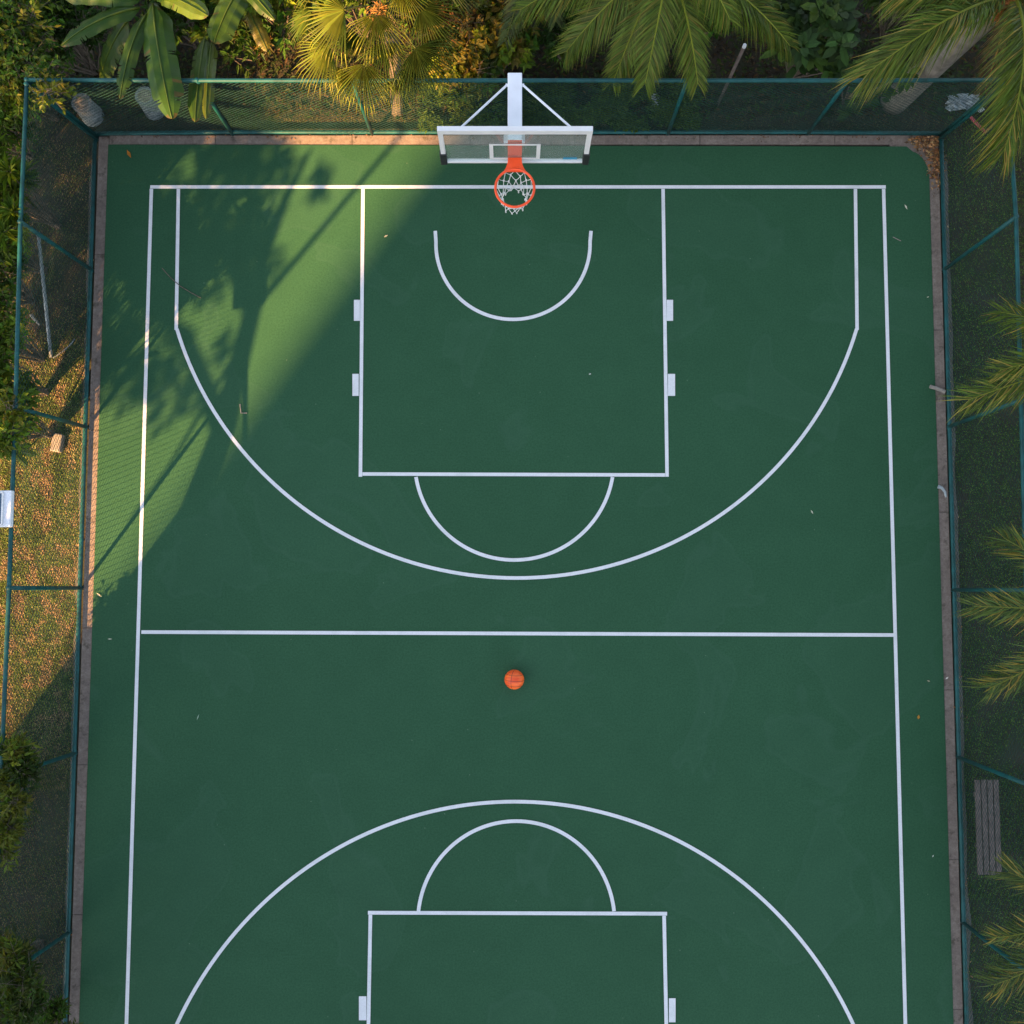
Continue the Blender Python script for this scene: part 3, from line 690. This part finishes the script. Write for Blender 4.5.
shrub(460, 62, .6, .5, 40, .14, .06, [YG, G1, (.18, .15, .02)], 'low yellow green shrub at the fence beside the fan palm', 86, clumps=22)
shrub(500, 40, .8, .5, 36, .16, .07, [YG, G1, G2], 'yellow leaved shrub just behind the backboard mast', 87, clumps=20)
shrub(600, -20, .8, .7, 36, .14, .06, [G2, DG], 'dark shrub at the top edge under the feather palm fronds', 88, clumps=22)
shrub(700, 5, .6, .5, 26, .16, .07, [G2, DG], 'dark low shrub behind the feather palm beside the wooden stake', 89, clumps=18)
shrub(180, 15, .8, .6, 36, .15, .06, [G2, DG], 'dark undergrowth shrub beneath the large banana leaves', 90, clumps=22)
shrub(905, 10, .8, .6, 30, .16, .06, [DG, G2], 'dark undergrowth shrub under the foxtail palm fronds', 91, clumps=22)
m = MB(); nr = random.Random(71); o_ = empty('seedling', at(20, 462, 0), 'young plant with curved bright leaves under the left fence rail', 'plant')
for tip, z in (((37, 455), 1.2), ((28, 466), 1.3), ((32, 445), 1.0)): banana_leaf(o_, at(14, 450, .9), at(*tip, z), .12, .09, nr, (.14, .20, .02), 0)
m.tube([at(18, 458, -.06), at(14, 450, .9)], [.015, .01], 6); m.build('stem', M['bark'], o_)
# low ground cover behind the top fence
gc = MB(); rg = random.Random(80)
for i in range(14000):
    px, py = rg.uniform(420, 700), rg.uniform(82, 130)
    if noise.noise(Vector((px*.03, py*.05, 0)))+rg.uniform(-.3, .3) < -.12: continue
    p = at(px, py, rg.uniform(-.02, .16)); k = 1.7 if px > 500 else 2.2
    leaf(gc, p, rdir(rg, -.1, .6), rg.uniform(.04, .085), rg.uniform(.025, .045), jit((.036*k, .062*k, .014), rg, .4), .2)
for i in range(5000):
    px, py = rg.uniform(20, 1040), rg.uniform(-30, 100)
    if noise.noise(Vector((px*.02, py*.03, 3)))+rg.uniform(-.3, .3) < .0: continue
    p = at(px, py, rg.uniform(-.02, .25)); leaf(gc, p, rdir(rg, -.1, .6), rg.uniform(.06, .13), rg.uniform(.03, .06), jit((.03, .05, .012), rg, .4), .2)
for i in range(15000):
    px, py = rg.uniform(-20, 1060), rg.uniform(-40, 118)
    p = at(px, py, rg.uniform(-.05, .02)); leaf(gc, p, rdir(rg, -.1, .4), rg.uniform(.05, .12), rg.uniform(.02, .045), jit(rg.choice([(.07, .045, .02), (.03, .02, .01), (.10, .062, .03), (.04, .075, .012), (.05, .09, .014)]), rg, .4), .1, rdir(rg, .5, 1))
tag(gc.build('ground_cover', M['leaf']), 'low leafy ground cover on the soil behind the top fence', 'ground cover', kind='stuff')
# grass
gr = MB(); rg = random.Random(90)
def blades(x0, x1, y0, y1, n, palette, dens=None, hh=(.025, .055), wd=.009):
    for i in range(n):
        px, py = rg.uniform(x0, x1), rg.uniform(y0, y1)
        q = noise.noise(Vector((px*.035, py*.035, 2)))
        if dens and dens(px, py)+q*.8+rg.uniform(-.35, .35) < 0: continue
        if 90 < px < 940 and py > 133: continue
        if L0(py)-4 < px < 500 and py > 130: continue
        if 500 < px < R0(py)+3 and py > 130: continue
        cc = palette(px, py, q, rg.random()); a = rg.uniform(0, 6.283); l = rg.uniform(*hh)*.8; s = Vector((math.cos(a), math.sin(a), 0)); t = rg.uniform(-1, 1)
        p = at(px, py, -.06); b = Vector((-s.y, s.x, 0)); lean = rg.uniform(.2, 1.1)
        gr.face([p-s*wd*.5, p+s*wd*.5, p+b*l*lean+UP*l*.8], jit(cc, rg, .38, .08))
def pal_left(px, py, q, u):
    k = min(1, max(0, (py-690)/90)) if py > 600 else min(1, max(0, (400-py)/80))
    if rg.random() < k*.8: return pal_leftlow(px, py, q, u)
    q2 = noise.noise(Vector((px*.075, py*.055, 7)))+.35*noise.noise(Vector((px*.2, py*.2, 4)))
    if q2 > .16 and rg.random() < .75: return (.38, .27, .15)
    if q2 < -.22 and rg.random() < .6: return (.085, .15, .028)
    if u < .10+.6*max(0, q+.05): return (.36, .31, .16)
    if u < .55+.3*max(0, q): return (.21, .25, .07)
    return (.12, .19, .036)
def pal_leftlow(px, py, q, u):
    if u < .45: return (.24, .175, .10)
    return (.10, .145, .032)
def pal_right(px, py, q, u):
    if rg.random() < .36: return (.14, .24, .045)
    if u < .10+.25*max(0, q)+(.25 if py < 240 else 0): return (.095, .065, .034)
    return (.036, .100, .012) if u < .6 else (.070, .145, .018)
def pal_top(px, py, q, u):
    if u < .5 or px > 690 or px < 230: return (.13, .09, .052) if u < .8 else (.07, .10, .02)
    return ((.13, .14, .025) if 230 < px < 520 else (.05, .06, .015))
blades(-60, 94, 330, 790, 120000, pal_left)
blades(-60, 100, 110, 330, 26000, pal_leftlow, lambda x, y: .2)
blades(-60, 90, 780, 1100, 40000, pal_leftlow, lambda x, y: .3)
blades(944, 1090, 110, 1100, 120000, pal_right, lambda x, y: .35)
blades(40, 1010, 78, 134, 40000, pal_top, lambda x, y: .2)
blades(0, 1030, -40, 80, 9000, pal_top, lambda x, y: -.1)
tag(gr.build('grass', M['grass']), 'short patchy grass outside the court fences', 'grass', kind='stuff')
# fallen leaves in the top right corner and along the curbs
lf = MB(); rl = random.Random(95)
def fallen(p, s, col): leaf(lf, p, rdir(rl, -.05, .25), s, s*.5, jit(col, rl, .4, .2), .1, rdir(rl, .7, 1))
for i in range(620):
    u = rl.random(); 
    if u < .5: px, py = 936-abs(rl.gauss(0, 13)), 137+abs(rl.gauss(0, 6))
    else: px, py = rl.gauss(936, 4), 150+abs(rl.gauss(0, 16))
    if px < 905+rl.uniform(-8, 8): continue
    if px < 926 and py > 148 and (px-926)**2+(py-148)**2 > 90*rl.random(): continue
    fallen(at(px, py, rl.uniform(.0, .02)), rl.uniform(.025, .075), rl.choice([(.30, .14, .05), (.20, .10, .045), (.50, .30, .13), (.12, .07, .035)]))
for i in range(260):
    y = rl.uniform(150, 1020); s = rl.random() < .5
    px = (L0(y)-6+rl.gauss(0, 3)) if s else (R0(y)+5+rl.gauss(0, 3)); fallen(at(px, y, rl.uniform(-.02, .01)), rl.uniform(.02, .05), rl.choice([(.22, .12, .05), (.35, .25, .13), (.09, .06, .03)]))
for i in range(200): fallen(at(rl.uniform(100, 930), rl.gauss(135.5, 2.0), rl.uniform(-.01, .01)), rl.uniform(.02, .05), rl.choice([(.20, .10, .05), (.12, .07, .04)]))
tag(lf.build('leaf_litter', M['litter']), 'small brown fallen leaves piled in the top right court corner and along the curbs', 'fallen leaves', kind='stuff')
# single leaves and twigs lying on the court
def one_leaf(px, py, s, col, ang, label, wr=.4):
    m = MB(); p = at(px, py, .014); d = Vector((math.cos(ang), math.sin(ang), .05)); leaf(m, p-d*s/2, d, s, s*wr, col, .02)
    o = m.build('fallen_leaf', M['litter']); tag(o, label, 'leaf', 'single leaves lying on the court')
one_leaf(129, 154, .15, (.45, .17, .02), R(-62), 'orange fallen leaf near the top left corner of the green paint', .35)
one_leaf(918.5, 717, .07, (.45, .22, .03), R(80), 'small ochre leaf on the paint near the right curb', .6)
one_leaf(928, 297, .04, (.6, .55, .4), R(20), 'tiny pale leaf near the upper right curb')
one_leaf(928.5, 681, .05, (.45, .38, .25), R(160), 'tiny tan leaf on the right paint above the ochre leaf')
one_leaf(947, 678, .06, (.75, .72, .65), R(40), 'tiny white petal on the right curb')
one_leaf(906, 207, .09, (.70, .66, .5), R(-65), 'pale leaf right of the upper right court corner', .3)
one_leaf(590, 374, .04, (.75, .75, .7), R(10), 'tiny white petal inside the upper key')
one_leaf(812, 512, .07, (.6, .6, .45), R(-60), 'pale scrap on the court right of the three point arc', .3)
one_leaf(386, 236, .07, (.65, .58, .35), R(30), 'tan leaf beside the sunlit band edge')
one_leaf(110, 639, .07, (.55, .55, .42), R(0), 'thin pale leaf by the left sideline', .25)
one_leaf(99, 595, .10, (.65, .60, .42), R(-35), 'pale strip of leaf beside the left curb at the sun edge', .25)
one_leaf(198, 717, .10, (.30, .42, .33), R(70), 'faint pale blade on the court left of centre', .15)
one_leaf(933, 856, .04, (.7, .68, .6), R(60), 'tiny pale petal at the lower right of the court')
def stick(name, pts, r, mat, label, cat='twig', seg_=5):
    m = MB(); m.tube([at(*p) for p in pts], r, seg_); o = m.build(name, mat); tag(o, label, cat); return o
stick('twig', [(162, 268, .012), (170, 277, .014), (180, 286, .016), (190, 292, .014), (201, 298, .012)], .006, M['bark'], 'thin curved brown twig across the upper left three point line')
stick('twig', [(240, 404, .012), (241, 413, .014), (247, 413, .012)], .008, M['stone'], 'tiny bent tan twig in the sunlit band')
stick('twig', [(893, 237, .012), (897, 239, .014), (901, 241, .012)], .006, M['stone'], 'short pale twig near the upper right sideline')
stick('broken_stick', [(930, 386.5, .05), (937, 388.5, .05), (945, 392, .05)], .028, M['stone'], 'short pale grey stick lying over the right curb', 'stick', 8)
stick('broken_stick', [(938, 486.5, .05), (942, 488, .06), (945, 492, .05), (946, 497, .04)], [.03, .022, .02, .014], M['cloth'], 'curved pale stick on the right curb below the straight one', 'stick', 8)
# ------------------------------------------------------------------ small things behind the fence
def stump(px, py, hgt, r, label, seed):
    rs = random.Random(seed); t = MB(); p = at(px, py, -.06); t.tube([p, p+UP*.25, p+UP*hgt*.8, p+UP*hgt], [r*1.15, r, r*.95, r], 16)
    o = t.build('tree_stump', M['stump']); tag(o, label, 'stump')
    c = MB(); c.tube([p+UP*(hgt+.001), p+UP*(hgt+.012)], [r*.7, r*.64], 14); c.tube([p+UP*(hgt+.012)+Vector((.02, .01, 0)), p+UP*(hgt+.03)+Vector((.02, .01, 0))], [r*.45, r*.35], 12)
    c.build('cut_face', M['stone'], o)
stump(93, 116, .42, .15, 'pale grey stump close to the top left fence corner', 1); stump(155, 110, .45, .145, 'pale bluish stump behind the fence under the large banana leaf', 2)
stk = empty('wooden_stake', at(717, 106, 0), 'thin wooden stake with a white cap behind the top fence', 'stake')
m = MB(); a = at(717, 106, -.06); b = at(744, 47, 1.72); m.tube([a, b], .026, 8); m.build('pole', M['wood'], stk, True)
m = MB(); m.tube([b, b+UP*.05], .026, 8); m.build('cap', M['whitepaint'], stk)
stick('leaning_pole', [(86, 20, -.06), (250, 15, 1.2), (240, -20, 1.4)][1:], .02, M['wood'], 'thin bare pole between the smaller banana plant and the fan palm', 'pole', 6)
def crumple(name, px, py, z, s, mat, label, cat, n=60, asp=(1, 1)):
    r = random.Random(int(px*7+py)); m = MB(); c = at(px, py, z); G = 9; g_ = {}
    for i in range(G):
        for j in range(G):
            u, v = i/(G-1)-.5, j/(G-1)-.5; k = 1-.35*r.random()
            g_[i, j] = c+Vector((u*s*asp[0]*k+r.uniform(-.02, .02), v*s*asp[1]*k+r.uniform(-.02, .02), .02+.10*s*r.random()+.16*s*math.sin(u*11+v*4)**2))
    for i in range(G-1):
        for j in range(G-1): m.face([g_[i, j], g_[i+1, j], g_[i+1, j+1], g_[i, j+1]])
    o = m.build(name, mat); tag(o, label, cat); return o
crumple('plastic_bag', 655, 101, .05, .17, M['cloth'], 'small crumpled pale blue plastic bag behind the top fence', 'bag', asp=(.7, 1.3))
crumple('tarpaulin', 961, 105, .02, .55, M['cloth'], 'crumpled pale grey tarpaulin behind the top right fence corner', 'tarpaulin', asp=(1.1, .55))
stick('red_rod', [(966, 112, .04), (976, 123, .05), (986, 133, .04)], .022, M['red'], 'thin faded red rod lying beside the tarpaulin', 'rod', 7)
stick('red_rod', [(984, 133, .04), (996, 122, .06)], .018, M['red'], 'short faded red rod at the lower end of the longer one', 'rod', 7)
stick('leaning_pole', [(51, 357, -.02), (46.5, 312, .3), (38, 232, .85)], .026, M['greymetal'], 'grey metal pipe leaning in the grass behind the left fence', 'pole', 8)
stick('bent_rod', [(53, 358, -.03), (62, 352, -.02), (70, 345, -.02), (75, 339, -.03)], .010, M['greymetal'], 'thin bent rod on the grass at the foot of the leaning pipe', 'rod', 6)
stick('broken_stick', [(31.5, 315, .0), (36, 321, .01), (40, 325, .0)], [.03, .022, .012], M['stone'], 'short pale stick in the grass left of the leaning pipe', 'stick', 7)
def block_stone(px, py, a, b, c, ang, label):
    m = MB(); p = at(px, py, -.02); A = Vector((math.cos(ang), math.sin(ang), 0)); B = Vector((-A.y, A.x, 0)); m.box(p, A*a/2, B*b/2, UP*c/2)
    o = m.build('stone_block', M['stone'], bevel=.02); tag(o, label, 'stone')
block_stone(58, 443, .15, .27, .14, R(-8), 'pale grey stone block in the sunlit grass behind the left fence')
# slatted bench
bp = at(988, 827, .42); bn = empty('slatted_bench', (bp.x, bp.y, -.06), 'weathered grey slatted bench on the grass behind the right fence', 'bench')
wd, ln_ = .345, 1.30
for k in range(4):
    m = MB(); x = bp.x-wd/2+wd*(k+.5)/4; m.abox(x-.036, x+.036, bp.y-ln_/2, bp.y+ln_/2, .40, .435); m.build('slat', M['wood'], bn, bevel=.004)
for sy in (-1, 1):
    for sx in (-1, 1):
        m = MB(); x, y = bp.x+.09+sx*.05, bp.y+sy*.36; m.abox(x-.025, x+.025, y-.03, y+.03, -.06, .365); m.build('leg', M['wood'], bn)
    m = MB(); m.abox(bp.x+.0, bp.x+.16, bp.y+sy*.36-.03, bp.y+sy*.36+.03, .366, .399); m.build('crossbar', M['wood'], bn)
# floodlight on the left fence rail
fz = 2.45; fp = at(3, 509, fz); fl = empty('floodlight', (fp.x, fp.y, FH), 'white framed floodlight with blue glass on the left fence top rail', 'floodlight')
fc = at(-3, 509, fz)
A = Vector((.205, 0, .03)); Bv = Vector((0, .225, 0)); Cn = A.cross(Bv).normalized()
if Cn.z < 0: Cn = -Cn
m = MB(); m.box(fc, A, Bv, Cn*.035); m.build('housing', M['whitepaint'], fl, bevel=.012)
m = MB(); q = fc+Cn*.038-Vector((.02, 0, 0)); m.box(q, A*.55, Bv*.86, Cn*.004); gp = m.build('glass_pane', M['lampglass'], fl)
m = MB()
for s in (-1, 1):
    m.box(q+Bv*.88*s+Cn*.006, A*.62, Bv*.035, Cn*.01)
m.box(q+A*.60+Cn*.006, A*.04, Bv*.845, Cn*.01); m.build('glass_rim', M['frame'], fl)
m = MB(); m.tube([Vector((fc.x+.08, fc.y, fz-.04)), Vector((at(11, 509, FH).x, fc.y, FH-.0))], .02, 6); m.build('bracket', M['greymetal'], fl)
# ------------------------------------------------------------------ what casts the shade (outside the picture)
def src(px, py, h):                                    # a point at height h whose shadow falls on that spot
    return at(px, py, 0)+TOSUN*(h*.6/TOSUN.z)
rt2 = random.Random(77)
tb0 = src(150, 610, 0)-SD*7.5
TREE = empty('shade_tree', (tb0.x, tb0.y, -.06), 'tall spreading tree beyond the left fence that shades the court corner', 'tree')
tk = MB(); V = lambda px, py, h: src(px, py, h)
p_a, p_b, p_c = V(190, 512, 8.2), V(222, 430, 9.0), V(252, 312, 9.8)
tk.tube([Vector((tb0.x, tb0.y, -.06)), (Vector((tb0.x, tb0.y, 0))+p_a)/2+Vector((-.2, .1, 0)), p_a, p_b, p_c], [.26, .20, .17, .15, .11], 12)
tk.tube([p_c, V(300, 255, 10.4), V(350, 195, 11), V(398, 138, 11.6), V(440, 88, 12)], [.05, .042, .04, .036, .03], 8)
tk.tube([p_c, V(262, 260, 10.6), V(285, 200, 11.2), V(310, 150, 12)], [.12, .09, .06, .03], 8)
tk.tube([p_b, V(190, 350, 10), V(150, 290, 11), V(120, 200, 12)], [.12, .09, .06, .03], 8)
tk.tube([p_c, V(225, 250, 10.6), V(200, 180, 11.2), V(190, 100, 12)], [.10, .07, .05, .03], 8)
tk.tube([V(232, 360, 9.4), V(170, 465, 9.8), V(130, 520, 10.0)], [.035, .03, .02], 6)
tk.build('trunk', M['bark'], TREE, True)
cr = MB()
EL = [(205, 230, 42, 50, 280), (250, 215, 30, 48, 210), (190, 285, 30, 26, 150), (260, 262, 18, 26, 90), (150, 200, 45, 48, 300), (120, 290, 38, 50, 300), (155, 340, 36, 38, 220), (150, 250, 40, 40, 300), (165, 392, 34, 32, 170), (120, 375, 28, 30, 150),
      (60, 250, 45, 60, 480), (50, 320, 30, 34, 170), (30, 180, 45, 60, 450), (70, 130, 60, 40, 480), (140, 130, 50, 38, 380), (210, 120, 45, 34, 330), (262, 150, 22, 28, 150), (284, 165, 14, 20, 70), (318, 180, 9, 22, 30),
      (130, 60, 70, 40, 420), (60, 40, 60, 50, 300), (210, 60, 40, 40, 200), (240, -80, 90, 60, 800), (345, -75, 50, 50, 300), (110, -60, 90, 60, 450), (200, 20, 60, 40, 200), (-40, 300, 50, 120, 420), (-40, 120, 50, 100, 350), (232, 165, 30, 30, 200), (100, 340, 26, 30, 160), (110, 230, 30, 40, 200),
      (225, 345, 12, 16, 40), (150, 0, 120, 30, 300), (350, 20, 14, 20, 30)]
for cx, cy, rx, ry, n in EL:
    for i in range(int(n*(.72 if 90 < cx < 300 and 150 < cy < 420 else 1))):
        q = rt2.uniform(0, 6.283); k = math.sqrt(rt2.random()); 
        p = V(cx+rx*k*math.cos(q), cy+ry*k*math.sin(q), rt2.uniform(9.5, 16))
        leaf(cr, p, rdir(rt2, -.6, .6), rt2.uniform(.16, .26), rt2.uniform(.08, .12), jit((.05, .09, .02), rt2), .2, rdir(rt2))
cr.build('crown', M['leaf'], TREE)
# unseen tower block added far beyond the lower left; its vertical corner draws the straight shade edge
Q = SD.cross(UP).normalized()                            # to the right of the shadow direction
ec = at(438-3, 150, 0)-SD*70.0; ec.z = 0
BW, BD, BH = 60.0, 16.0, 62.0
HB = empty('unseen_shade_block', (ec.x, ec.y, -.06), 'tall pale apartment block added unseen beyond the lower left to shade the court', 'building')
def bbox(mb, u0, u1, v0, v1, z0, z1):
    c = ec+Q*((u0+u1)/2)-SD*((v0+v1)/2)+UP*((z0+z1)/2); mb.box(c, Q*((u1-u0)/2), SD*((v1-v0)/2), UP*((z1-z0)/2))
m = MB(); bbox(m, 0, BW, 0, BD, -.06, BH); m.build('wall', M['render'], HB)
for fl_ in range(1, 19):
    z = fl_*3.2; m = MB(); bbox(m, 2, BW-2, -1.3, -.003, z, z+.18); bbox(m, 2, BW-2, -1.3, -1.24, z+.183, z+1.1); m.build('balcony', M['frame'], HB)
    m = MB()
    for k in range(14): u = 3+k*4; bbox(m, u, u+2.4, -.03, -.002, z+.25, z+2.5)
    m.build('window', M['window'], HB)
m = MB(); bbox(m, -.2, BW+.2, -.2, BD+.2, BH+.003, BH+.5); m.build('roof', M['render'], HB)

# unseen tall trees added beyond the picture edges to darken the court sides
def added_shade_tree(x, y, h, r, label, seed):
    q = random.Random(seed); T_ = empty('shade_tree', (x, y, -.06), label, 'tree'); tk = MB(); cr = MB()
    top = Vector((x, y, h*.75)); tk.tube([Vector((x, y, -.06)), Vector((x+.1, y, h*.4)), top], [.3, .22, .12], 10)
    for k in range(26):
        d = rdir(q, -.5, 1); c = Vector((x, y, h*.66))+Vector((d.x*r, d.y*r, d.z*h*.32))*q.uniform(.5, 1)
        tk.tube([Vector((x, y, h*.45)), (Vector((x, y, h*.5))+c)/2, c], [.09, .05, .02], 6)
        for j in range(70): leaf(cr, c+rdir(q)*q.uniform(.2, 1.1)*r*.32, rdir(q), q.uniform(.3, .5), q.uniform(.14, .22), jit((.045, .075, .02), q), .2, rdir(q))
    tk.build('trunk', M['bark'], T_, True); cr.build('crown', M['leaf'], T_)
for k, (x, y, h_, r_, l_) in enumerate(((11.6, 8.5, 13, 3.6, 'tall dense tree added unseen beyond the top right corner to darken the court'), (11.8, 1.5, 13, 3.6, 'tall dense tree added unseen beyond the right edge level with the key for shade'), (11.7, -5.5, 13, 3.6, 'tall dense tree added unseen beyond the right edge near the bench for shade'),
        (5.5, 14.2, 10, 3.4, 'tall tree added unseen behind the feather palm to deepen the shade'), (-6.5, 14.5, 8.5, 3.4, 'tall tree added unseen behind the banana plants to deepen the shade'), (-9.4, -13.6, 10, 2.8, 'tall tree added unseen beyond the bottom left corner to darken the court'))): added_shade_tree(x, y, h_, r_, l_, 200+k)
added_shade_tree(-8.6, -10.0, 8.5, 2.0, 'dark tree added unseen beyond the left edge to darken the lower left court', 240)
